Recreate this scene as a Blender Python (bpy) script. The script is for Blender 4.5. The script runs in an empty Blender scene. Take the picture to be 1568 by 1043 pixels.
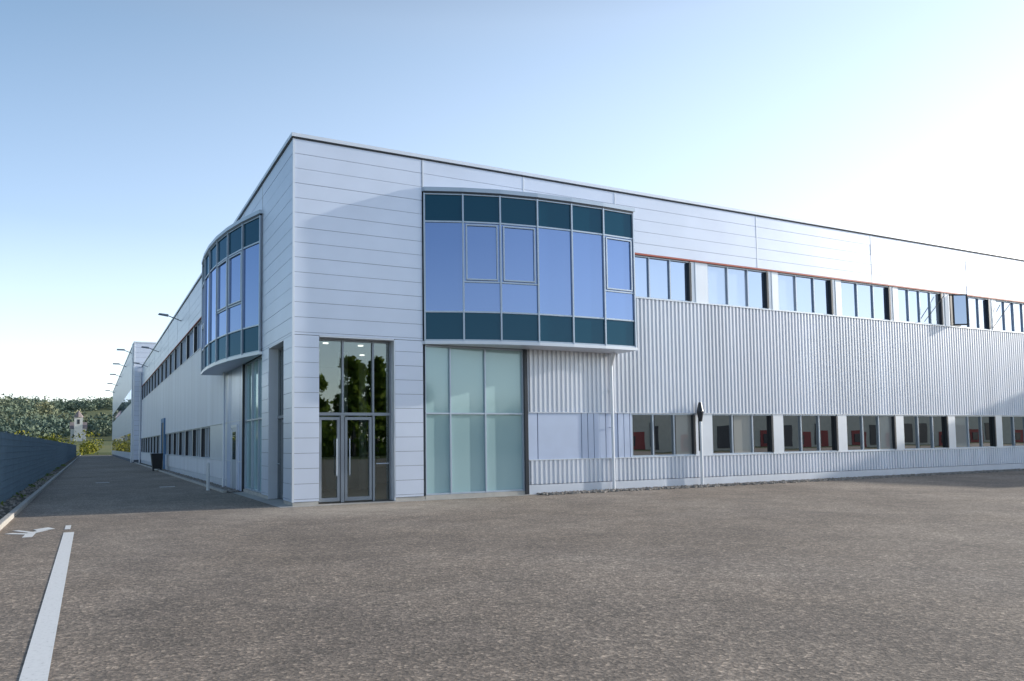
import bpy, math, random
import numpy as np
from mathutils import Vector, Matrix
random.seed(7); rng=np.random.default_rng(7)
S=bpy.context.scene
R=math.radians
# ------------------------------------------------------------------ helpers
def newmat(name):
    m=bpy.data.materials.new(name); m.use_nodes=True
    nt=m.node_tree; nt.nodes.clear()
    out=nt.nodes.new('ShaderNodeOutputMaterial')
    return m,nt,out
def N(nt,t,**kw):
    n=nt.nodes.new(t)
    for k,v in kw.items(): setattr(n,k,v)
    return n
def coords(nt,scale=(1,1,1)):
    tc=N(nt,'ShaderNodeTexCoord'); mp=N(nt,'ShaderNodeMapping'); mp.inputs['Scale'].default_value=scale
    nt.links.new(tc.outputs['Object'],mp.inputs['Vector']); return mp.outputs[0]
def noise(nt,vec,scale,detail=3,rough=.5):
    n=N(nt,'ShaderNodeTexNoise'); n.inputs['Scale'].default_value=scale; n.inputs['Detail'].default_value=detail
    n.inputs['Roughness'].default_value=rough; nt.links.new(vec,n.inputs['Vector']); return n.outputs['Fac']
def ramp(nt,fac,stops):
    r=N(nt,'ShaderNodeValToRGB'); e=r.color_ramp.elements
    while len(e)<len(stops): e.new(.5)
    for i,(p,c) in enumerate(stops):
        e[i].position=p; e[i].color=(c[0],c[1],c[2],1)
    nt.links.new(fac,r.inputs['Fac']); return r.outputs['Color']
def mul(nt,a,b,fac=1.):
    mx=N(nt,'ShaderNodeMixRGB',blend_type='MULTIPLY'); mx.inputs[0].default_value=fac; nt.links.new(a,mx.inputs[1]); nt.links.new(b,mx.inputs[2]); return mx.outputs[0]
def principled(name,col,rough=.5,metal=0.,var=.06,nscale=1.5,bump=0,bscale=20,nsc=(1,1,1)):
    m,nt,out=newmat(name); p=N(nt,'ShaderNodeBsdfPrincipled'); v=coords(nt,nsc)
    f=noise(nt,v,nscale,4)
    c0=[max(0,c*(1-var)) for c in col]; c1=[min(1,c*(1+var)) for c in col]
    nt.links.new(ramp(nt,f,[(.3,c0),(.7,c1)]),p.inputs['Base Color'])
    p.inputs['Roughness'].default_value=rough; p.inputs['Metallic'].default_value=metal
    if bump:
        b=N(nt,'ShaderNodeBump'); b.inputs['Strength'].default_value=bump; b.inputs['Distance'].default_value=.02
        nt.links.new(noise(nt,coords(nt),bscale,3),b.inputs['Height']); nt.links.new(b.outputs[0],p.inputs['Normal'])
    nt.links.new(p.outputs[0],out.inputs[0]); return m
def glassmat(name,gloss_col,body_col,fac,wave=.004,transp=False,rough=.01):
    m,nt,out=newmat(name)
    g=N(nt,'ShaderNodeBsdfGlossy'); g.inputs['Color'].default_value=(*gloss_col,1); g.inputs['Roughness'].default_value=rough
    if transp:
        d=N(nt,'ShaderNodeBsdfTransparent'); d.inputs['Color'].default_value=(*body_col,1)
    else:
        d=N(nt,'ShaderNodeBsdfDiffuse'); d.inputs['Color'].default_value=(*body_col,1)
    fr=N(nt,'ShaderNodeFresnel'); fr.inputs['IOR'].default_value=1.5
    ad=N(nt,'ShaderNodeMath',operation='ADD',use_clamp=True); ad.inputs[1].default_value=fac
    nt.links.new(fr.outputs[0],ad.inputs[0])
    v=coords(nt); b=N(nt,'ShaderNodeBump'); b.inputs['Strength'].default_value=.15; b.inputs['Distance'].default_value=wave
    nt.links.new(noise(nt,v,1.1,1),b.inputs['Height']); nt.links.new(b.outputs[0],g.inputs['Normal'])
    mx=N(nt,'ShaderNodeMixShader'); nt.links.new(ad.outputs[0],mx.inputs[0]); nt.links.new(d.outputs[0],mx.inputs[1]); nt.links.new(g.outputs[0],mx.inputs[2])
    nt.links.new(mx.outputs[0],out.inputs[0]); return m
def empty(name,loc=(0,0,0)):
    e=bpy.data.objects.new(name,None); e.location=loc; S.collection.objects.link(e); return e
class Part:
    def __init__(s,name,mat,parent=None,bevel=0): s.n=name;s.m=mat;s.p=parent;s.v=[];s.f=[];s.b=bevel
    def hexa(s,pts):
        i=len(s.v); s.v+=[tuple(p) for p in pts]
        s.f+=[(i,i+3,i+2,i+1),(i+4,i+5,i+6,i+7),(i,i+1,i+5,i+4),(i+1,i+2,i+6,i+5),(i+2,i+3,i+7,i+6),(i+3,i,i+4,i+7)]
    def box(s,x0,x1,y0,y1,z0,z1):
        s.hexa([(x0,y0,z0),(x1,y0,z0),(x1,y1,z0),(x0,y1,z0),(x0,y0,z1),(x1,y0,z1),(x1,y1,z1),(x0,y1,z1)])
    def poly(s,pts):
        i=len(s.v); s.v+=[tuple(p) for p in pts]; s.f.append(tuple(range(i,i+len(pts))))
    def cyl(s,p0,p1,r0,r1=None,n=10):
        r1=r0 if r1 is None else r1
        p0=Vector(p0);p1=Vector(p1);d=(p1-p0).normalized(); a=d.orthogonal().normalized(); b=d.cross(a)
        i=len(s.v)
        for k in range(n):
            t=2*math.pi*k/n; s.v.append(tuple(p0+r0*(math.cos(t)*a+math.sin(t)*b)))
        for k in range(n):
            t=2*math.pi*k/n; s.v.append(tuple(p1+r1*(math.cos(t)*a+math.sin(t)*b)))
        for k in range(n): s.f.append((i+k,i+(k+1)%n,i+n+(k+1)%n,i+n+k))
        s.f.append(tuple(range(i+n-1,i-1,-1))); s.f.append(tuple(range(i+n,i+2*n)))
    def done(s,smooth=False):
        me=bpy.data.meshes.new(s.n); me.from_pydata(s.v,[],s.f); me.update()
        import bmesh
        if len(s.f)<60000:
            bm=bmesh.new(); bm.from_mesh(me); bmesh.ops.recalc_face_normals(bm,faces=bm.faces); bm.to_mesh(me); bm.free()
        o=bpy.data.objects.new(s.n,me); S.collection.objects.link(o)
        me.materials.append(s.m)
        if s.p: o.parent=s.p
        if smooth:
            for p in me.polygons: p.use_smooth=True
        if s.b:
            mo=o.modifiers.new('bev','BEVEL'); mo.width=s.b; mo.segments=2
        return o
# ------------------------------------------------------------------ materials
M={}
M['panel']=principled('aluminium_panel',(.65,.71,.84),.36,.28,.035,.9,bump=.05,bscale=1.2)
M['corr']=principled('corrugated_metal',(.76,.79,.86),.38,.20,.07,.8,nsc=(1.2,1.2,.10))
M['trim']=principled('light_trim',(.70,.74,.81),.35,.3,.03)
M['alu']=principled('aluminium_frame',(.46,.53,.62),.35,.4,.04)
M['dark']=principled('dark_frame',(.03,.035,.045),.4,.2,.1)
M['back']=principled('joint_shadow_backing',(.12,.14,.18),.7,0,.05)
M['spandrel']=glassmat('spandrel_glass',(.22,.36,.50),(.006,.055,.085),.05)
M['glass']=glassmat('reflective_glass',(.42,.55,.86),(.05,.10,.24),.36)
M['upglass']=glassmat('window_glass_high',(.68,.78,.97),(.06,.09,.15),.46)
M['upblind']=glassmat('window_glass_with_blind',(.68,.78,.95),(.42,.47,.55),.36)
M['lowglass']=glassmat('window_glass_low',(.85,.86,.88),(.010,.012,.015),.34)
M['lowblind']=glassmat('window_glass_low_with_blind',(.85,.86,.88),(.42,.41,.38),.22)
M['teal']=glassmat('frosted_teal_glass',(.7,.85,.9),(.36,.52,.54),.06,rough=.06)
M['lobby']=glassmat('lobby_glass',(.80,.87,.87),(.75,.80,.78),.10,transp=True)
M['trans']=principled('translucent_band_panel',(.54,.62,.80),.3,.15,.05,1.2)
M['conc']=principled('concrete',(.44,.42,.39),.85,0,.12,3,bump=.3,bscale=40)
M['plinth']=principled('plinth_metal',(.62,.66,.74),.45,.25,.05)
M['red']=principled('red_flashing',(.50,.09,.055),.5,0,.05)
M['roof']=principled('roof_membrane',(.2,.2,.21),.9)
M['inner']=principled('lobby_wall',(.14,.135,.12),.8)
M['floor']=principled('lobby_floor',(.16,.15,.14),.3)
M['bluereveal']=principled('blue_reveal',(.12,.25,.45),.5)
M['galv']=principled('galvanised_steel',(.26,.29,.33),.45,.6,.1)
M['white']=principled('white_plastic',(.7,.72,.74),.4)
M['bin']=principled('bin_plastic',(.02,.022,.025),.5)
# ------------------------------------------------------------------ industrial building
B=empty('industrial_building')
FR=lambda a,o,z:(a,-o,z)
LF=lambda a,o,z:(-o,a,z)
parts={}
def P(name,mat):
    if name not in parts: parts[name]=Part(name,M[mat],B)
    return parts[name]
def fbox(mp,pt,a0,a1,o0,o1,z0,z1):
    pt.hexa([mp(a0,o0,z0),mp(a1,o0,z0),mp(a1,o1,z0),mp(a0,o1,z0),mp(a0,o0,z1),mp(a1,o0,z1),mp(a1,o1,z1),mp(a0,o1,z1)])
def seg(mp,pt,p,q,ti,to,z0,z1,ext=0):
    a=Vector(p);b=Vector(q);d=(b-a).normalized();n=Vector((-d.y,d.x)); a=a-d*ext;b=b+d*ext
    c=[a-n*ti,b-n*ti,b+n*to,a+n*to]
    pt.hexa([mp(k.x,k.y,z0) for k in c]+[mp(k.x,k.y,z1) for k in c])
H=9.89; ZT=9.77
ZE=4.50
def clad(mp,a0,a1,z0,z1,o=0.,pitch=.40,name='flat_cladding'):
    pt=P(name,'panel'); k=0; top=ZT
    while top-pitch*k>z0+.01:
        zt=min(z1,top-pitch*k); zb=max(z0,top-pitch*(k+1)); k+=1
        if zt-zb<.03: continue
        jit=random.uniform(-.003,.003)
        fbox(mp,pt,a0,a1,o-.035,o+jit,zb+.010,zt)
    fbox(mp,P('cladding_backing','back'),a0+.01,a1-.01,o-.06,o-.022,z0+.01,z1-.005)
def corr(mp,a0,a1,z0,z1,o=0.,per=.165,dep=.055):
    pt=P('corrugated_cladding','corr'); a=a0; prof=[]
    while a<a1:
        prof+= [(a,o-dep),(a+per*.36,o-dep),(a+per*.46,o),(a+per*.88,o)]; a+=per
    prof.append((a1 if a1>prof[-1][0] else prof[-1][0]+.001,o-dep))
    i=len(pt.v)
    for (x,y) in prof: pt.v.append(mp(x,y,z0)); pt.v.append(mp(x,y,z1))
    for k in range(len(prof)-1):
        j=i+2*k; pt.f.append((j,j+2,j+3,j+1))
Z1b,Z1t=1.05,2.48; Z2b,Z2t=6.34,7.80
def window_group(mp,a0,a1,z0,z1,gl,panes=3,darkend=True,fr='window_frames',low=False):
    w=(a1-a0)/panes
    for k in range(panes):   # each pane very slightly out of plane, as real glazing is
        e=random.uniform(-.0035,.0035); e2=random.uniform(-.003,.003)
        g_=gl
        if random.random()<.25: g_={'upglass':'upblind','lowglass':'lowblind'}[gl]
        pt=P('windows_'+g_,g_); b0,b1=a0+w*k,a0+w*(k+1)
        pt.hexa([mp(b0,-.127,z0),mp(b1,-.127,z0),mp(b1,-.117+e,z0),mp(b0,-.117-e,z0),mp(b0,-.127,z1),mp(b1,-.127,z1),mp(b1,-.117+e+e2,z1),mp(b0,-.117-e+e2,z1)])
    F=P(fr,'alu'); t=.045
    fbox(mp,F,a0,a1,-.110,-.05,z0,z0+t); fbox(mp,F,a0,a1,-.110,-.05,z1-t,z1)
    for k in range(panes+1):
        a=a0+w*k; a_0=max(a0,a-t/2 if 0<k<panes else a-t*(k==panes)); 
        if k==panes and darkend:
            fbox(mp,P('window_dark_posts','dark'),a1-.09,a1,-.110,.008,z0+t+.002,z1-t-.002)
        else: fbox(mp,F,a_0,a_0+t,-.109,-.052,z0+t,z1-t)
        if low and k<panes: fbox(mp,P('window_sashes','dark'),a+.05,a+.085,-.109,-.07,z0+t+.01,z1-t-.01)
def facade(mp,L,mirror=False):
    if mirror: e0,e1,pe,g0,g1,wx=1.08,3.15,4.16,4.24,7.45,12.55
    else:      e0,e1,pe,g0,g1,wx=.70,2.83,3.66,3.75,6.93,10.98
    cs=g1+.15
    clad(mp,.05,pe,ZE,ZT)
    clad(mp,.05,e0,.10,ZE-.002); clad(mp,e1,pe,.10,ZE-.002)
    C=P('wall_core','back')
    fbox(mp,C,.2,pe,-.3,-.062,ZE+.02,ZT-.01)
    fbox(mp,C,e1+.03,pe-.02,-.3,-.062,.02,ZE+.018)
    fbox(mp,C,pe+.06,L-.2,-.3,-.16,.02,ZT-.02)
    fbox(mp,P('reveal_trim','trim'),e1-.03,e1-.002,-.34,-.005,.02,ZE-.01)
    fbox(mp,P('entrance_soffit','trim'),e0+.01,e1-.03,-.36,-.01,ZE-.025,ZE+.012)
    joints=[pe+.04,g1+.1,wx-.5]; 
    while joints[-1]+6.35<L: joints.append(joints[-1]+6.35)
    joints.append(L)
    for j0,j1 in zip(joints[:-1],joints[1:]):
        under=j0<wx-.6
        clad(mp,j0+.02,j1-.02,Z2t+.03 if not under else 4.6,ZT)
        fbox(mp,P('fascia_joint_covers','trim'),j0-.022,j0+.022,-.03,.008,Z2t+.03 if not under else 8.9,ZT-.002)
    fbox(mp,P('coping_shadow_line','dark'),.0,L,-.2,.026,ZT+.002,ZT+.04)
    fbox(mp,P('roof_coping','trim'),-.05 if not mirror else .41,L,-.4,.055,ZT+.042,H+.02)
    T=P('teal_panes','teal'); F=P('glazing_frames','alu')
    fbox(mp,T,g0,g1,-.13,-.12,.16,4.40)
    for k in range(4):
        a=g0+(g1-g0)*[0,.245,.60,1][k]; fbox(mp,F,a-.022+(.022 if k==0 else 0),a+.022,-.119,-.05,.12,4.38)
    for z in (.12,2.42,4.36): fbox(mp,F,g0,g1,-.118,-.055,z,z+.045)
    fbox(mp,P('window_dark_posts','dark'),g1+.02,g1+.13,-.12,.02,.02,4.40)
    corr(mp,cs,L-.05,Z1t+.02,Z2b-.03,0)
    corr(mp,cs,L-.05,.30,Z1b-.03,0)
    fbox(mp,P('plinth','plinth'),cs,L-.05,-.155,-.01,.0,.285)
    fbox(mp,P('sill_flashing','trim'),cs,L-.05,-.15,.02,Z1b-.028,Z1b-.002)
    fbox(mp,P('sill_flashing','trim'),wx-.45,L-.05,-.15,.02,Z2b-.028,Z2b-.002)
    fbox(mp,P('head_flashing','trim'),cs,L-.05,-.15,.015,Z1t-.004,Z1t+.018)
    fbox(mp,P('red_head_flashing','red'),wx-.45,L-.05,-.12,.025,Z2t-.022,Z2t+.028)
    a=wx; k=0
    while a+3.4<L:
        w=2.68 if (k==0 and not mirror) else 2.92
        window_group(mp,a,a+w,Z2b,Z2t-.024,'upglass',4 if k>3 else 3)
        nxt=wx+3.45*(k+1)
        fbox(mp,P('window_piers','trim'),a+w+.002,nxt-.002,-.13,-.03,Z2b,Z2t-.024)
        fbox(mp,P('window_frames','alu'),a+w+.18,a+w+.22,-.029,-.01,Z2b+.01,Z2t-.03)
        skip = mirror and (37.0<a<41.5)
        if not skip and not(mirror and k==0): window_group(mp,a,a+w,Z1b,Z1t-.006,'lowglass',3,True,low=True)
        else: fbox(mp,P('window_piers','trim'),a,a+w,-.13,-.02,Z1b,Z1t-.006)
        fbox(mp,P('window_piers','trim'),a+w+.003,nxt-.003,-.13,-.02,Z1b,Z1t-.006)
        a=nxt; k+=1
    fbox(mp,P('window_piers','trim'),a,L-.05,-.13,-.02,Z1b,Z1t-.006); fbox(mp,P('window_piers','trim'),a,L-.05,-.13,-.02,Z2b,Z2t-.024)
    if not mirror:
        for (b0,b1) in ((7.08,7.40),(7.43,9.0)): fbox(mp,P('band_panels','trans'),b0,b1,-.11,-.03,Z1b,Z1t-.006)
        b=9.02
        while b<10.95:
            fbox(mp,P('band_slats','trans'),b,min(b+.21,10.96),-.10,-.02-.02*((int(b*10))%2),Z1b,Z1t-.006); b+=.235
    else:
        fbox(mp,P('band_panels','panel'),cs,11.0,-.11,.004,.02,4.5)
        fbox(mp,P('window_piers','trim'),11.0,wx-.003,-.13,-.02,Z1b,Z1t-.006)
    # bay
    if mirror: pts=[(4.22,.03),(5.42,.36),(6.75,.62),(8.10,.78),(9.50,.85),(10.90,.84),(12.28,.76)]
    else:      pts=[(3.72,.03),(4.75,.44),(5.80,.74),(6.95,.92),(8.10,1.00),(9.25,1.02),(10.42,.98)]
    xe,ye=pts[-1]
    ZB0,ZB1,ZC=4.41,8.86,8.96
    for z0,z1,out,nm in ((ZB1-.02,ZC,.07,'bay_cap'),(ZB0,ZB0+.09,.06,'bay_base_rim')):
        pt=P(nm,'alu' if nm=='bay_cap' else 'trim')
        q=[(p[0],p[1]) for p in pts]; q=[(pe-.01,-.0)]+[(q[0][0]-.02,q[0][1]+out)]+[(a_,o_+out) for a_,o_ in q[1:-1]]+[(xe+out,ye+out),(xe+out,.0)]
        n=len(q); i=len(pt.v)
        pt.v+=[mp(a_,o_,z0) for a_,o_ in q]+[mp(a_,o_,z1) for a_,o_ in q]
        pt.f.append(tuple(range(i,i+n))); pt.f.append(tuple(range(i+n,i+2*n)))
        for k in range(n): pt.f.append((i+k,i+(k+1)%n,i+n+(k+1)%n,i+n+k))
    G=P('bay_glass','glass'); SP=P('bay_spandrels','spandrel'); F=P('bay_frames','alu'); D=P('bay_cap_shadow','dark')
    for k in range(6):
        p,q=pts[k],pts[k+1]
        seg(mp,SP,p,q,.012,0,ZB0+.09,5.33); seg(mp,SP,p,q,.012,0,7.97,ZB1-.02)
        seg(mp,G,p,q,.012,0,5.33,7.97)
        for z,t in ((ZB0+.09,.045),(5.32,.045),(7.94,.045),(ZB1-.11,.035)): seg(mp,F,p,q,-.001,.035,z,z+t)
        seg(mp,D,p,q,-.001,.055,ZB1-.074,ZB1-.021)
        if k in (1,2,5):
            seg(mp,F,p,q,-.001,.034,6.20,6.24)
            d=Vector(q)-Vector(p); a=Vector(p)+d*.07; b=Vector(p)+d*.93
            seg(mp,F,a,b,-.001,.05,6.27,6.31); seg(mp,F,a,b,-.001,.05,7.86,7.90)
            for s_,e_ in ((a,a+d*.035),(b-d*.035,b)): seg(mp,F,s_,e_,-.001,.049,6.311,7.859)
    for k in range(7):
        p=Vector(pts[k]); d=(Vector(pts[min(k+1,6)])-Vector(pts[max(k-1,0)])).normalized()
        seg(mp,P('bay_mullions','alu'),p-d*.023,p+d*.023,.02,.06,ZB0+.092,ZB1-.08)
    fbox(mp,SP,xe-.015,xe+.01,.0,ye-.02,ZB0+.091,ZB1-.03)
    fbox(mp,F,xe-.03,xe+.04,ye-.08,ye+.02,ZB0+.095,ZB1-.04)
    fbox(mp,P('bay_floor','plinth'),pts[0][0]+.2,xe-.04,-.02,.02,ZB0+.1,ZB1-.04)
facade(FR,62); facade(LF,68,True)
P('corner_trim','trim').box(-.008,.048,-.008,.048,.1,ZT)
parts['pillar_inner']=Part('pillar_inner',M['panel'],B)
k=0
while ZT-.4*k>.2:
    zt=min(ZE,ZT-.4*k); zb=max(.1,ZT-.4*(k+1)); k+=1
    if zt-zb<.03: continue
    parts['pillar_inner'].box(.05,.699,.05,1.079,zb+.013,zt)
P('pillar_base','conc').box(.02,.69,.02,1.07,.0,.1)
fbox(FR,P('pier_base','conc'),2.85,3.70,-.25,-.02,.0,.1); fbox(LF,P('pier_base','conc'),3.17,4.2,-.25,-.02,.0,.1)
fbox(FR,P('pillar_base','conc'),3.72,6.94,-.15,-.02,.0,.115); fbox(LF,P('pillar_base','conc'),4.22,7.45,-.15,-.02,.0,.115)
P('roof_deck','roof').box(.3,61.9,.3,67.9,9.3,9.5)
P('rear_wall','panel').box(61.7,61.9,.3,67.9,0,9.3); P('rear_wall','panel').box(.3,61.6,67.6,67.9,0,9.3)
# entrance screens (front and side)
for mp,s0,sc in ((FR,.70,1.),(LF,1.08,.985)):
    o=-.34
    A_=lambda a:s0+(a-.70)*sc
    fbox(mp,P('entrance_glass','lobby'),A_(.72),A_(2.80),o-.01,o,.05,ZE-.03)
    F=P('entrance_frames','galv')
    for a,w in ((.70,.05),(1.36,.10),(2.26,.06),(2.75,.05)): fbox(mp,F,A_(a),A_(a)+w,o+.001,o+.07,.03,2.38)
    for a,w in ((.70,.04),(1.40,.05),(2.26,.05),(2.76,.04)): fbox(mp,F,A_(a),A_(a)+w,o+.001,o+.06,2.46,ZE-.03)
    fbox(mp,F,A_(.70),A_(2.80),o+.002,o+.08,2.38,2.46); fbox(mp,F,A_(.70),A_(2.80),o+.002,o+.05,ZE-.08,ZE-.03)
    for a0,a1 in ((.77,1.34),(1.48,2.24)):
        for b0,b1 in ((a0,a0+.07),(a1-.07,a1)): fbox(mp,F,A_(b0),A_(b1),o+.001,o+.055,.06,2.34)
        fbox(mp,F,A_(a0),A_(a1),o+.002,o+.054,.06,.16); fbox(mp,F,A_(a0),A_(a1),o+.002,o+.054,2.26,2.34)
    Hd=P('door_handles','alu')
    for a in (1.24,1.60): Hd.cyl(mp(A_(a),o+.11,.75),mp(A_(a),o+.11,1.75),.016); 
    for a in (1.24,1.60):
        for z in (.85,1.65): Hd.cyl(mp(A_(a),o+.05,z),mp(A_(a),o+.11,z),.01)
    Hd.cyl(mp(A_(2.35),o+.1,1.05),mp(A_(2.72),o+.1,1.05),.014)
# lobby
L=P('lobby_walls','inner')
L.box(.42,9,9,9.1,0,4.6); L.box(9,9.1,.4,9.1,0,4.6); P('lobby_ceiling','inner').box(.4,9,.4,9,4.53,4.6)
P('lobby_floor','floor').box(.4,9,.4,9,.0,.05)
L.box(4.6,4.75,.35,5.2,.05,4.5)
for x,y in ((2.4,3.6),(3.6,5.4)): P('lobby_columns','white').cyl((x,y,.05),(x,y,4.5),.14,n=20)
D=P('reception_desk','white'); D.box(2.6,4.4,6.4,7.0,.05,1.1); D.box(2.5,4.5,6.3,7.1,1.1,1.15)
for k in range(6): P('lobby_stairs','conc').box(1.2,2.2,5.2+.28*k,5.48+.28*k,.05,.05+.17*(k+1))
for zz in (.95,1.1): P('lobby_rail','alu').cyl((1.15,3.2,zz),(1.15,7.0,zz+.9),.02)
m,nt,out=newmat('downlight'); e=N(nt,'ShaderNodeEmission'); e.inputs[0].default_value=(1,.95,.85,1); e.inputs[1].default_value=3; nt.links.new(e.outputs[0],out.inputs[0]); M['dl']=m
for x,y in ((1.3,1.6),(2.4,1.8),(1.5,3.4),(3.2,4.2)): P('lobby_downlights','dl').cyl((x,y,4.50),(x,y,4.528),.08,n=16)
# downpipes
W=P('downpipes','trim')
W.cyl((10.12,-.10,.0),(10.12,-.10,4.36),.05); W.cyl((10.12,-.10,4.0),(10.12,-.28,4.40),.05)
W.cyl((13.76,-.14,.0),(13.76,-.14,2.55),.055)
DK=P('vent_head','dark'); DK.cyl((13.76,-.14,2.55),(13.76,-.14,2.86),.12,.05,14); DK.cyl((13.76,-.14,2.2),(13.76,-.14,2.549),.06,.12,14); DK.cyl((13.68,-.14,1.2),(13.68,-.14,2.3),.02)
for z in (1.0,2.0,3.2): W.box(10.05,10.19,-.1,-.0,z,z+.03)
W.cyl((-.12,11.05,0),(-.12,11.05,4.6),.05); W.cyl((-.14,67.8,0),(-.14,67.8,9.3),.07)
# open sash on the upper floor
a0=10.98+3.45*5+.06
Fo=P('open_sash','dark')
def sash(hx0,hx1,ang):
    c,s=math.cos(ang),math.sin(ang); w=hx1-hx0
    for (u0,u1,z0,z1) in ((0,w,Z2b+.05,Z2b+.11),(0,w,Z2t-.11,Z2t-.05),(0,.06,Z2b+.11,Z2t-.11),(w-.06,w,Z2b+.11,Z2t-.11)):
        q=[(hx0+u0*c,-.0-u0*s),(hx0+u1*c,-.0-u1*s),(hx0+u1*c-.04*s,-.0-u1*s-.04*c),(hx0+u0*c-.04*s,-.0-u0*s-.04*c)]
        Fo.hexa([(a,b,z0) for a,b in q]+[(a,b,z1) for a,b in q])
    q=[(hx0+.05*c,-.02-.05*s),(hx0+(w-.05)*c,-.02-(w-.05)*s),(hx0+(w-.05)*c-.01*s,-.03-(w-.05)*s),(hx0+.05*c-.01*s,-.03-.05*s)]
    P('open_sash_glass','upglass').hexa([(a,b,Z2b+.1) for a,b in q]+[(a,b,Z2t-.1) for a,b in q])
sash(a0+.1,a0+.75,R(28))
P('open_window_gap','dark').box(a0,a0+.72,.03,.10,Z2b+.05,Z2t-.05)
for xx in (a0-1.9,a0+3.0): P('open_sash','dark').cyl((xx,-.02,Z2b+.1),(xx+1.3,-.12,Z2t-.15),.015)
# left side: door, reveals, wall lamps
Dd=P('side_door','alu'); Dd.box(-.03,-.006,8.6,9.7,.05,2.25)
Fd=P('side_door_frame','trim'); Fd.box(-.05,-.005,8.5,8.6,.02,2.35); Fd.box(-.05,-.005,9.7,9.8,.02,2.35); Fd.box(-.05,-.005,8.6,9.7,2.25,2.35)
P('side_door_glass','lowglass').box(-.036,-.031,8.8,9.5,1.1,2.1)
P('side_panel_joints','back').box(-.0065,-.003,8.1,8.12,.02,4.4); P('side_panel_joints','back').box(-.0065,-.003,10.1,10.12,.02,4.4)
P('portal','bluereveal').box(-.10,.05,39.0,39.3,.0,3.6); P('portal','bluereveal').box(-.10,.05,41.2,41.5,.0,3.6); P('portal','bluereveal').box(-.10,.05,39.3,41.2,3.3,3.6)
P('portal_door','dark').box(-.05,.02,39.3,41.2,.02,3.3)
LM=P('wall_lamps','galv')
for y in (29.,46,59): 
    LM.cyl((0,y,9.0),(-.75,y,9.28),.03); LM.hexa([(-.7,y-.14,9.22),(-1.25,y-.14,9.30),(-1.25,y+.14,9.30),(-.7,y+.14,9.22),(-.7,y-.14,9.34),(-1.2,y-.10,9.38),(-1.2,y+.10,9.38),(-.7,y+.14,9.34)])
def hallbox():
    T=P('tall_hall_cladding','panel'); x0=-.75
    for k in range(24):
        z0=.3+k*.5; T.box(x0,x0+.06,68.1,152,z0,z0+.485); T.box(x0+.07,26,68.05,68.11,z0,z0+.485)
    P('tall_hall_core','back').box(x0+.05,26,68.112,151.9,0,12.28)
    P('roof_coping','trim').box(x0-.06,26.1,68.0,152.1,12.29,12.42)
    y=70
    while y<148:
        P('windows_upglass','upglass').box(x0-.03,x0-.005,y,y+2.9,Z2b,Z2t); P('windows_lowglass','lowglass').box(x0-.03,x0-.005,y,y+2.9,Z1b,Z1t+.6); y+=3.45
    for y in (72,88,104,122,140):
        LM.cyl((x0,y,11.6),(x0-.8,y,11.9),.04); LM.box(x0-1.5,x0-.75,y-.15,y+.15,11.88,12.02)
    P('downpipes','trim').cyl((x0-.12,68.3,0),(x0-.12,68.3,12.2),.08)
    P('fascia_joint_covers','trim').box(x0-.02,x0+.08,68.02,68.1,.1,12.28)
hallbox()
Wg=P('wing_cladding','panel')
for k in range(25): 
    z0=.3+.4*k; Wg.box(62.02,84,-13,20,z0,z0+.387)
P('wing_core','back').box(62.05,83.9,-12.95,19.9,0,10.6); P('roof_coping','trim').box(61.97,84.1,-13.06,20,10.61,10.75)
for p in list(parts.values()): p.done()
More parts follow.
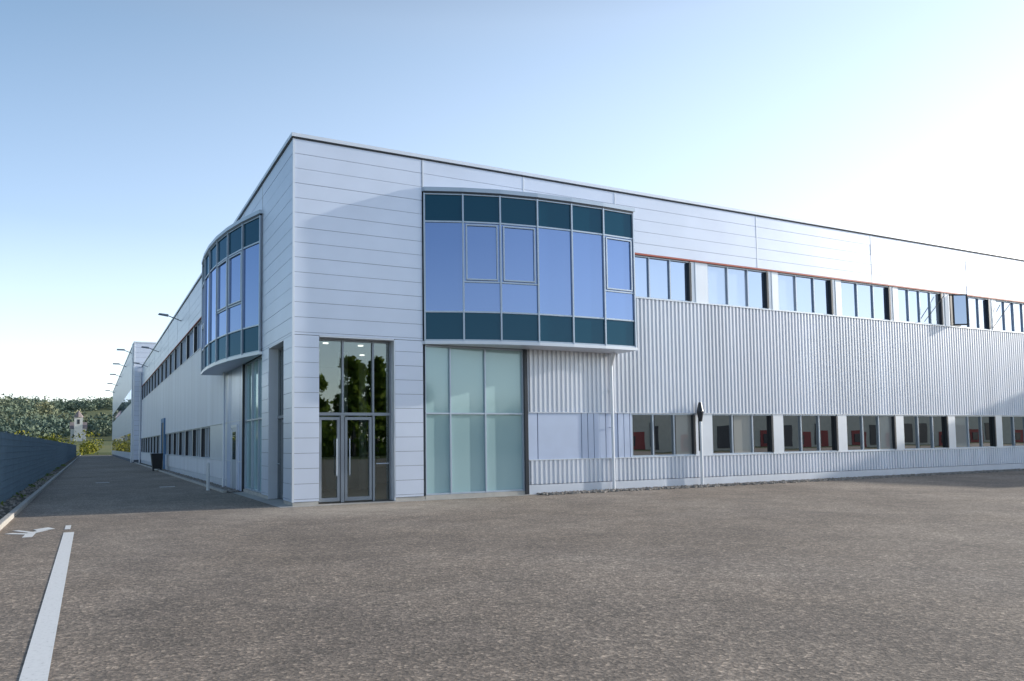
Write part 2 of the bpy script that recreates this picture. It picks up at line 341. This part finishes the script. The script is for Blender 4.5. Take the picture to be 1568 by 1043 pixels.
# ------------------------------------------------------------------ ground
def asphalt():
    m,nt,out=newmat('asphalt'); p=N(nt,'ShaderNodeBsdfPrincipled'); v=coords(nt)
    big=noise(nt,v,.16,6,.62); mid=noise(nt,v,1.6,5,.7); fine=noise(nt,v,38,4,.75); pat=noise(nt,coords(nt,(1,.6,1)),.5,3,.6)
    c=ramp(nt,big,[(.3,(.235,.188,.147)),(.5,(.295,.240,.192)),(.72,(.37,.308,.252))])
    c=mul(nt,c,ramp(nt,mid,[(.3,(.78,.78,.78)),(.7,(1.2,1.19,1.18))]))
    c=mul(nt,c,ramp(nt,pat,[(.38,(.90,.90,.91)),(.5,(1,1,1)),(.62,(1.10,1.09,1.08))]))
    # fine grit / clustered chippings
    c=mul(nt,c,ramp(nt,fine,[(.30,(.30,.30,.30)),(.46,(.90,.90,.90)),(.60,(1.05,1.05,1.05)),(.72,(2.4,2.35,2.3))]))
    g2=noise(nt,v,11,6,.85)
    c=mul(nt,c,ramp(nt,g2,[(.36,(.62,.62,.62)),(.50,(1,1,1)),(.62,(1.5,1.48,1.45))]))
    vo=N(nt,'ShaderNodeTexVoronoi'); vo.inputs['Scale'].default_value=36; nt.links.new(v,vo.inputs['Vector'])
    c=mul(nt,c,ramp(nt,vo.outputs['Color'],[(.0,(.58,.58,.58)),(.7,(1,1,1)),(.88,(1.8,1.75,1.7))]),.85)
    # dusty pale patch trodden out in front of the entrance
    mp=N(nt,'ShaderNodeMapping'); tc=N(nt,'ShaderNodeTexCoord'); mp.inputs['Location'].default_value=(-.32,.62,0); mp.inputs['Scale'].default_value=(.22,.38,1)
    nt.links.new(tc.outputs['Object'],mp.inputs['Vector'])
    gr=N(nt,'ShaderNodeTexGradient',gradient_type='SPHERICAL'); nt.links.new(mp.outputs[0],gr.inputs[0])
    mm=N(nt,'ShaderNodeMath',operation='MULTIPLY'); nt.links.new(gr.outputs['Fac'],mm.inputs[0]); nt.links.new(mid,mm.inputs[1])
    mx=N(nt,'ShaderNodeMixRGB'); nt.links.new(mm.outputs[0],mx.inputs[0]); nt.links.new(c,mx.inputs[1]); mx.inputs[2].default_value=(.58,.50,.41,1)
    nt.links.new(mx.outputs[0],p.inputs['Base Color']); p.inputs['Roughness'].default_value=.85
    ad=N(nt,'ShaderNodeMath',operation='ADD'); nt.links.new(fine,ad.inputs[0]); nt.links.new(vo.outputs['Distance'],ad.inputs[1])
    b=N(nt,'ShaderNodeBump'); b.inputs['Strength'].default_value=.4; b.inputs['Distance'].default_value=.007; nt.links.new(ad.outputs[0],b.inputs['Height'])
    nt.links.new(b.outputs[0],p.inputs['Normal']); nt.links.new(p.outputs[0],out.inputs[0]); return m
M['asphalt']=asphalt()
def grassmat(name,a,b,c,sc=.08):
    m,nt,out=newmat(name); p=N(nt,'ShaderNodeBsdfPrincipled'); v=coords(nt)
    nt.links.new(ramp(nt,noise(nt,v,sc,8,.7),[(.3,a),(.5,b),(.7,c)]),p.inputs['Base Color']); p.inputs['Roughness'].default_value=.95
    p.inputs['Specular IOR Level'].default_value=.15
    nt.links.new(p.outputs[0],out.inputs[0]); return m
M['grass']=grassmat('meadow',(.05,.075,.02),(.09,.11,.03),(.16,.15,.05))
g=Part('ground',M['grass']); g.poly([(-4000,-4000,-.004),(4000,-4000,-.004),(4000,4000,-.004),(-4000,4000,-.004)]); g.done()
g=Part('asphalt_yard',M['asphalt']); g.poly([(-6.17,-60,.0),(140,-60,.0),(140,165,.0),(-6.17,165,.0)]); g.done()
K=Part('kerb',M['conc'],bevel=.015)
y=-20.
while y<165: K.box(-6.30,-6.172,y,y+.99,-.05,.11); y+=1.0
K.done()
A=Part('entrance_apron',M['conc']); A.poly([(-.35,-.30,.006),(7.3,-.30,.006),(7.3,.34,.006),(-.35,.34,.006)]); A.poly([(-.35,.342,.006),(.34,.342,.006),(.34,7.5,.006),(-.35,7.5,.006)]); A.done()
K=Part('building_kerb',M['conc'],bevel=.01)
y=7.6
while y<67: K.box(-.62,-.50,y,y+.99,-.05,.08); y+=1.0
K.done()
M['soil']=principled('verge_soil',(.10,.085,.06),.95,0,.4,6,bump=.6,bscale=30)
V=Part('verge',M['soil']); V.poly([(-9,-20,.03),(-6.302,-20,.03),(-6.302,165,.03),(-9,165,.03)]); V.done()
mp_,nt,out=newmat('road_paint'); p=N(nt,'ShaderNodeBsdfPrincipled'); v=coords(nt)
nt.links.new(ramp(nt,noise(nt,v,26,6,.75),[(.30,(.30,.28,.26)),(.40,(.80,.79,.77)),(.7,(.88,.87,.85))]),p.inputs['Base Color']); p.inputs['Roughness'].default_value=.7; nt.links.new(p.outputs[0],out.inputs[0])
ln=Part('lane_line',mp_)
ln.poly([(-5.06,-19,.005),(-4.885,-19,.005),(-4.885,-3.55,.005),(-5.06,-3.55,.005)])
ln.poly([(-5.06,-2.9,.005),(-4.96,-2.9,.005),(-4.96,-2.0,.005),(-5.06,-2.0,.005)])
for x,y in ((-4.1,19.5),(-1.9,13.2)): ln.poly([(x-.28,y,.005),(x+.28,y,.005),(x+.28,y+.35,.005),(x-.28,y+.35,.005)])
ln.done()
sy=Part('lane_symbol',mp_)
def stroke(pts,w):
    for a,b in zip(pts[:-1],pts[1:]):
        a=Vector(a);b=Vector(b);d=(b-a).normalized();n=Vector((-d.y,d.x))*w/2; z=.005+.0006*len(sy.f)
        sy.poly([(a.x+n.x,a.y+n.y,z),(b.x+n.x,b.y+n.y,z),(b.x-n.x,b.y-n.y,z),(a.x-n.x,a.y-n.y,z)])
stroke([(-5.62,-4.05),(-5.60,-3.3),(-5.40,-2.8)],.16); stroke([(-5.98,-3.1),(-5.62,-3.45)],.18); stroke([(-5.9,-2.55),(-5.58,-3.2)],.12)
sy.poly([(-5.52,-2.95,.009),(-5.22,-2.70,.009),(-5.36,-2.25,.009),(-5.60,-2.6,.009)]); sy.done()
def stones(name,mat,areas,sz):
    oc=np.array([(1,0,0),(-1,0,0),(0,1,0),(0,-1,0),(0,0,1),(0,0,-1)],float)
    fc=[(0,2,4),(2,1,4),(1,3,4),(3,0,4),(2,0,5),(1,2,5),(3,1,5),(0,3,5)]
    vs=[];fs=[];i=0
    for (x0,x1,y0,y1,z,n) in areas:
        for _ in range(n):
            s_=random.uniform(.5,1.3)*sz; th=random.uniform(0,6.28); c_,s2=math.cos(th),math.sin(th)
            px,py=random.uniform(x0,x1),random.uniform(y0,y1)
            q=oc*rng.uniform(.7,1.3,(6,1))*np.array([1.2,.9,.7])*s_
            for k in q: vs.append((px+k[0]*c_-k[1]*s2,py+k[0]*s2+k[1]*c_,z+k[2]))
            fs+=[tuple(a+i for a in f) for f in fc]; i+=6
    me=bpy.data.meshes.new(name); me.from_pydata(vs,[],fs); me.materials.append(mat)
    o=bpy.data.objects.new(name,me); S.collection.objects.link(o)
M['stone']=principled('gravel_stone',(.28,.25,.22),.9,0,.55,9)
gb=Part('gravel_bed',M['soil']); gb.poly([(7.3,-.50,.008),(61.9,-.50,.008),(61.9,-.0,.008),(7.3,-.0,.008)]); gb.poly([(-.5,7.6,.008),(-.0,7.6,.008),(-.0,67,.008),(-.5,67,.008)]); gb.done()
stones('gravel',M['stone'],[(7.3,36,-.50,-.03,.02,4200),(7.3,36,-.75,-.45,.006,500),(-.5,-.04,7.6,40,.02,1800),(-9,-6.35,-3,40,.04,2500)],.055)
wb=empty('waste_container'); w=Part('body',M['bin'],wb,.02)
w.hexa([(-.95,36.1,.15),(-.4,36.1,.15),(-.4,36.9,.15),(-.95,36.9,.15),(-1.05,36,1.1),(-.35,36,1.1),(-.35,37,1.1),(-1.05,37,1.1)]); w.box(-1.08,-.33,35.97,37.03,1.1,1.16); w.done()
w=Part('wheels',M['dark'],wb); 
for x in (-.9,-.45):
    for yy in (36.2,36.8): w.cyl((x-.03,yy,.09),(x+.03,yy,.09),.09,n=14)
w.done()
pb=Part('bollard',M['white']); pb.cyl((-.85,9.6,0),(-.85,9.6,.95),.06,n=14); pb.cyl((-.85,9.6,.95),(-.85,9.6,1.0),.06,.03,14); pb.done()
# ------------------------------------------------------------------ fence
FE=empty('wire_fence'); M['fence']=principled('fence_coating',(.12,.18,.24),.5,.3,.1)
xf=-6.85; p=Part('posts',M['fence'],FE); y=-8
while y<150: p.box(xf-.03,xf+.03,y-.03,y+.03,0,2.12); y+=2.5
p.done()
p=Part('wires',M['fence'],FE); y=-8
while y<150:
    p.box(xf+.031,xf+.037,y,y+.006,.06,2.07); y+=.05 if y<50 else .1
for k in range(11): p.box(xf+.039,xf+.046,-8,150,.08+.2*k,.088+.2*k)
p.done()
# ------------------------------------------------------------------ vegetation
def foliage(name,mat,blobs,leaf,nper,parent=None):
    V_=[];
    for (c,r,n) in blobs:
        n=int(n*nper)
        d=rng.normal(size=(n,3)); d/=np.linalg.norm(d,axis=1)[:,None]
        rad=rng.uniform(.45,1.05,n)**.6
        P0=np.array(c)+d*rad[:,None]*np.array(r)
        a=rng.normal(size=(n,3)); a/=np.linalg.norm(a,axis=1)[:,None]
        b=np.cross(a,rng.normal(size=(n,3))); b/=np.linalg.norm(b,axis=1)[:,None]
        l=leaf*rng.uniform(.6,1.4,n)[:,None]
        q=np.stack([P0-a*l,P0+b*l*.6,P0+a*l,P0-b*l*.6],1); V_.append(q.reshape(-1,3))
    V_=np.concatenate(V_); n=len(V_)//4
    me=bpy.data.meshes.new(name); me.vertices.add(len(V_)); me.vertices.foreach_set('co',V_.ravel())
    me.loops.add(n*4); me.loops.foreach_set('vertex_index',np.arange(n*4,dtype=np.int32))
    me.polygons.add(n); me.polygons.foreach_set('loop_start',np.arange(0,n*4,4,dtype=np.int32)); me.polygons.foreach_set('loop_total',np.full(n,4,dtype=np.int32))
    me.update(); me.validate(); me.materials.append(mat)
    o=bpy.data.objects.new(name,me); S.collection.objects.link(o)
    if parent: o.parent=parent
    return o
M['leafA']=grassmat('foliage_yellow_green',(.09,.12,.02),(.18,.19,.03),(.30,.26,.05),.5)
M['leafB']=grassmat('foliage_far_hazed',(.09,.135,.125),(.135,.18,.135),(.24,.235,.14),.02)  # distance haze is painted into these paler, bluish leaf tones
M['leafC']=grassmat('foliage_green',(.06,.09,.02),(.12,.17,.03),(.22,.24,.05),.3)
# leaves of the trees opposite let light through
lm,nt,out=newmat('foliage_translucent'); v=coords(nt); col=ramp(nt,noise(nt,v,.35,6,.7),[(.3,(.10,.16,.03)),(.5,(.20,.28,.05)),(.7,(.34,.36,.08))])
d1=N(nt,'ShaderNodeBsdfDiffuse'); d2=N(nt,'ShaderNodeBsdfTranslucent'); nt.links.new(col,d1.inputs[0]); nt.links.new(col,d2.inputs[0])
mx=N(nt,'ShaderNodeMixShader'); mx.inputs[0].default_value=.5; nt.links.new(d1.outputs[0],mx.inputs[1]); nt.links.new(d2.outputs[0],mx.inputs[2]); nt.links.new(mx.outputs[0],out.inputs[0]); M['leafD']=lm
def hz(x,y):
    r=math.hypot(x,y); t=min(1,max(0,(r-240)/620)); s_=t*t*(3-2*t)
    az=math.atan2(x,y)
    return 37*s_*(1+.13*math.sin(az*9+.6)+.07*math.sin(x*.021+y*.004)+.05*math.sin(x*.06))-.3
nx,ny=100,44; vs=[];fs=[]
for j in range(ny):
    for i in range(nx):
        x=-1400+2100*i/(nx-1); y=190+1200*j/(ny-1); vs.append((x,y,hz(x,y)))
for j in range(ny-1):
    for i in range(nx-1): k=j*nx+i; fs.append((k,k+1,k+nx+1,k+nx))
M['hill']=grassmat('hill_meadow_hazed',(.12,.15,.08),(.19,.20,.09),(.26,.24,.12),.012)  # far slope lightened, aerial haze put into the meadow colour
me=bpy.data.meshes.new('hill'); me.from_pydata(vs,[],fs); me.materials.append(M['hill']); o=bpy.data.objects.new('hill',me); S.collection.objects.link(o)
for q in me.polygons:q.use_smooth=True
bl=[]
for _ in range(5200):
    y=random.uniform(360,960); x=random.uniform(-480,40)*(y/600)
    r=math.hypot(x,y)
    fld=math.sin(x*.02+1.3)*math.sin(y*.013+.4)
    if r<640 and fld>.5: continue
    if r<430 and random.random()<.35: continue
    if r>=640 and fld>.85: continue
    if r<400 and -18<x<16: continue
    s_=random.uniform(2.6,5.6); z=hz(x,y)
    bl.append(((x,y,z+s_*.7),(s_,s_,s_*random.uniform(.8,1.5)),1))
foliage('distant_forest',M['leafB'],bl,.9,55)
bl=[]
for _ in range(120):
    x=random.uniform(-34,-8.5); y=random.uniform(70,150); s_=random.uniform(.8,1.7)
    bl.append(((x,y,s_*.8),(s_,s_,s_),1))
for _ in range(110):
    x=random.uniform(-110,-3); y=random.uniform(170,290); s_=random.uniform(1.5,3.4)
    bl.append(((x,y,s_*.8),(s_*1.2,s_,s_),1))
foliage('shrubs',M['leafA'],bl,.26,260)
bl=[((random.uniform(-8.6,-6.6),random.uniform(-3,60),.05),(.25,.25,.12),1) for _ in range(120)]
foliage('verge_weeds',M['leafC'],bl,.05,40)
M['render']=principled('white_render',(.62,.62,.61),.8); M['tile']=principled('roof_tile',(.24,.20,.20),.8)
def house(name,x,y,w,d,h,rh,tower=0,zz=None):
    e=empty(name); z=hz(x,y)-1 if zz is None else zz
    a=Part('walls',M['render'],e); a.box(x-w/2,x+w/2,y-d/2,y+d/2,z-4,z+h)
    i=Part('roof',M['tile'],e); i.poly([(x-w/2-.4,y-d/2-.4,z+h),(x+w/2+.4,y-d/2-.4,z+h),(x+w/2+.4,y,z+h+rh),(x-w/2-.4,y,z+h+rh)]); i.poly([(x-w/2-.4,y+d/2+.4,z+h),(x+w/2+.4,y+d/2+.4,z+h),(x+w/2+.4,y,z+h+rh),(x-w/2-.4,y,z+h+rh)])
    a.poly([(x-w/2,y-d/2,z+h),(x-w/2,y+d/2,z+h),(x-w/2,y,z+h+rh)]); a.poly([(x+w/2,y-d/2,z+h),(x+w/2,y+d/2,z+h),(x+w/2,y,z+h+rh)])
    wi=Part('windows',M['dark'],e)
    for k in range(int(w//2.5)):
        for l in range(int(h//3)): wi.box(x-w/2+.8+2.5*k,x-w/2+1.8+2.5*k,y-d/2-.05,y-d/2-.01,z+1.2+3*l,z+2.6+3*l)
    if tower:
        a.box(x-1.6,x+1.6,y-d/2-2.5,y-d/2-.1,z-4,z+tower)
        i.cyl((x,y-d/2-1.3,z+tower),(x,y-d/2-1.3,z+tower+3.0),2.1,.1,8); wi.box(x-.5,x+.5,y-d/2-2.56,y-d/2-2.51,z+tower-3,z+tower-1)
    a.done();i.done();wi.done()
house('church',-9,379,6,10,5,3,10,5)
house('hillside_house',9,372,6,7,9,3,0,5)
house('hillside_house',-34,300,14,8,2.8,2.2,0,0); house('hillside_house',-60,330,10,8,4,3,0,1); house('hillside_house',-95,380,9,8,5,3,0,4)
# trees behind the photographer (seen only as reflections)
bl=[]
for _ in range(150):
    x=random.uniform(-70,60); y=random.uniform(-100,-78); s_=random.uniform(2,4.2)
    bl.append(((x,y,s_*.9),(s_,s_,s_*1.1),1))
tk=Part('tree_belt_trunks',M['tile'])
for x in (12,18,23,27.5,31.5,35,40):
    y=random.uniform(-92,-84); h=random.uniform(9,15)
    tk.cyl((x,y,0),(x,y,h*.8),.3,.1)
    for _ in range(15):
        t=random.uniform(.3,1); s_=random.uniform(1.0,2.0)*(1.15-.4*t); a_=random.uniform(0,6.28); rr=random.uniform(.5,2.6)*(1.2-.7*t)
        bl.append(((x+rr*math.cos(a_),y+rr*math.sin(a_),h*t),(s_,s_,s_),1))
tb=foliage('tree_belt',M['leafD'],bl,.45,150); tko=tk.done(); tko.parent=tb
n_=empty('neighbouring_warehouse'); M['cream']=principled('cream_wall',(.70,.66,.56),.8); M['redw']=principled('red_wall',(.40,.06,.05),.7)
a=Part('walls',M['cream'],n_); a.box(60,220,-96,-72,0,7.5); a.done()
b=Part('doors',M['redw'],n_); c=Part('windows',M['dark'],n_)
x=62
while x<215:
    b.box(x,x+4.2,-71.98,-71.9,0,2.6); c.box(x+5.2,x+8.5,-71.98,-71.9,.4,3.9); c.box(x+.6,x+2.4,-71.88,-71.8,.5,2.0); x+=random.uniform(10,15)
b.done(); c.done(); a=Part('roof',M['roof'],n_); a.box(59.5,220.5,-96.5,-71.5,7.52,7.8); a.done()
# ------------------------------------------------------------------ light & sky
AZ,EL=8.4,14.0
sd=Vector((math.cos(R(AZ))*math.cos(R(EL)),-math.sin(R(AZ))*math.cos(R(EL)),math.sin(R(EL))))
sl=bpy.data.lights.new('sun','SUN'); sl.energy=5; sl.angle=R(.5); sl.color=(1,.94,.84)
so=bpy.data.objects.new('sun',sl); so.rotation_euler=sd.to_track_quat('Z','Y').to_euler(); S.collection.objects.link(so)
w=bpy.data.worlds.new('World'); S.world=w; w.use_nodes=True; nt=w.node_tree; nt.nodes.clear()
sk=nt.nodes.new('ShaderNodeTexSky'); sk.sky_type='NISHITA'; sk.sun_disc=False; sk.sun_elevation=R(EL); sk.sun_rotation=R(90+AZ)
sk.air_density=1.0; sk.dust_density=1.0; sk.ozone_density=1.6; sk.altitude=200
# added haze: a pale horizon band, cut opposite the sun to deepen shade, plus a broad glow of haze on the sun's side
tc=N(nt,'ShaderNodeTexCoord'); sx=N(nt,'ShaderNodeSeparateXYZ'); nt.links.new(tc.outputs['Generated'],sx.inputs[0])
h1=ramp(nt,sx.outputs['Z'],[(0.0,(5.1,5.25,5.7)),(.10,(3.6,3.95,4.7)),(.25,(1.4,1.9,2.8)),(.45,(.35,.8,1.4)),(.60,(0,0,0))])
h2=ramp(nt,sx.outputs['Z'],[(0.0,(2.0,2.0,2.05)),(.20,(3.9,3.95,4.1)),(.48,(3.7,3.8,4.0)),(.66,(0,0,0))])
dt=N(nt,'ShaderNodeVectorMath',operation='DOT_PRODUCT'); dt.inputs[1].default_value=(math.cos(R(AZ)),-math.sin(R(AZ)),0); nt.links.new(tc.outputs['Generated'],dt.inputs[0])
ma=N(nt,'ShaderNodeMath',operation='MULTIPLY_ADD',use_clamp=True); ma.inputs[1].default_value=.66; ma.inputs[2].default_value=.27; nt.links.new(dt.outputs['Value'],ma.inputs[0])
mb=N(nt,'ShaderNodeMath',operation='MULTIPLY_ADD',use_clamp=True); mb.inputs[1].default_value=1.0; mb.inputs[2].default_value=1.22; nt.links.new(dt.outputs['Value'],mb.inputs[0])
s1=N(nt,'ShaderNodeVectorMath',operation='SCALE'); nt.links.new(h1,s1.inputs[0]); nt.links.new(mb.outputs[0],s1.inputs['Scale'])
s2=N(nt,'ShaderNodeVectorMath',operation='SCALE'); nt.links.new(h2,s2.inputs[0]); nt.links.new(ma.outputs[0],s2.inputs['Scale'])
mu=N(nt,'ShaderNodeVectorMath',operation='SCALE'); mu.inputs['Scale'].default_value=1.1; nt.links.new(sk.outputs[0],mu.inputs[0])
ad=N(nt,'ShaderNodeVectorMath',operation='ADD'); nt.links.new(mu.outputs[0],ad.inputs[0]); nt.links.new(s1.outputs[0],ad.inputs[1])
ad2=N(nt,'ShaderNodeVectorMath',operation='ADD'); nt.links.new(ad.outputs[0],ad2.inputs[0]); nt.links.new(s2.outputs[0],ad2.inputs[1])
bg=nt.nodes.new('ShaderNodeBackground'); bg.inputs[1].default_value=.15; wo=nt.nodes.new('ShaderNodeOutputWorld')
nt.links.new(ad2.outputs[0],bg.inputs[0]); nt.links.new(bg.outputs[0],wo.inputs[0])
S.view_settings.view_transform='Standard'; S.view_settings.look='None'; S.view_settings.exposure=0
# ------------------------------------------------------------------ camera
yaw,pit,rol=R(28.3),R(3.5),R(.8)
f=Vector((math.sin(yaw)*math.cos(pit),math.cos(yaw)*math.cos(pit),math.sin(pit))); r0=Vector((math.cos(yaw),-math.sin(yaw),0)); u0=r0.cross(f)
r=r0*math.cos(rol)-u0*math.sin(rol); u=u0*math.cos(rol)+r0*math.sin(rol)
cd=bpy.data.cameras.new('camera'); cd.lens=27.6; cd.sensor_width=36; cd.shift_y=.052; cd.clip_end=9000; cd.clip_start=.1
co=bpy.data.objects.new('camera',cd); S.collection.objects.link(co)
mt=Matrix((r,u,-f)).transposed().to_4x4(); mt.translation=Vector((-4.66,-20.77,1.6)); co.matrix_world=mt
S.camera=co
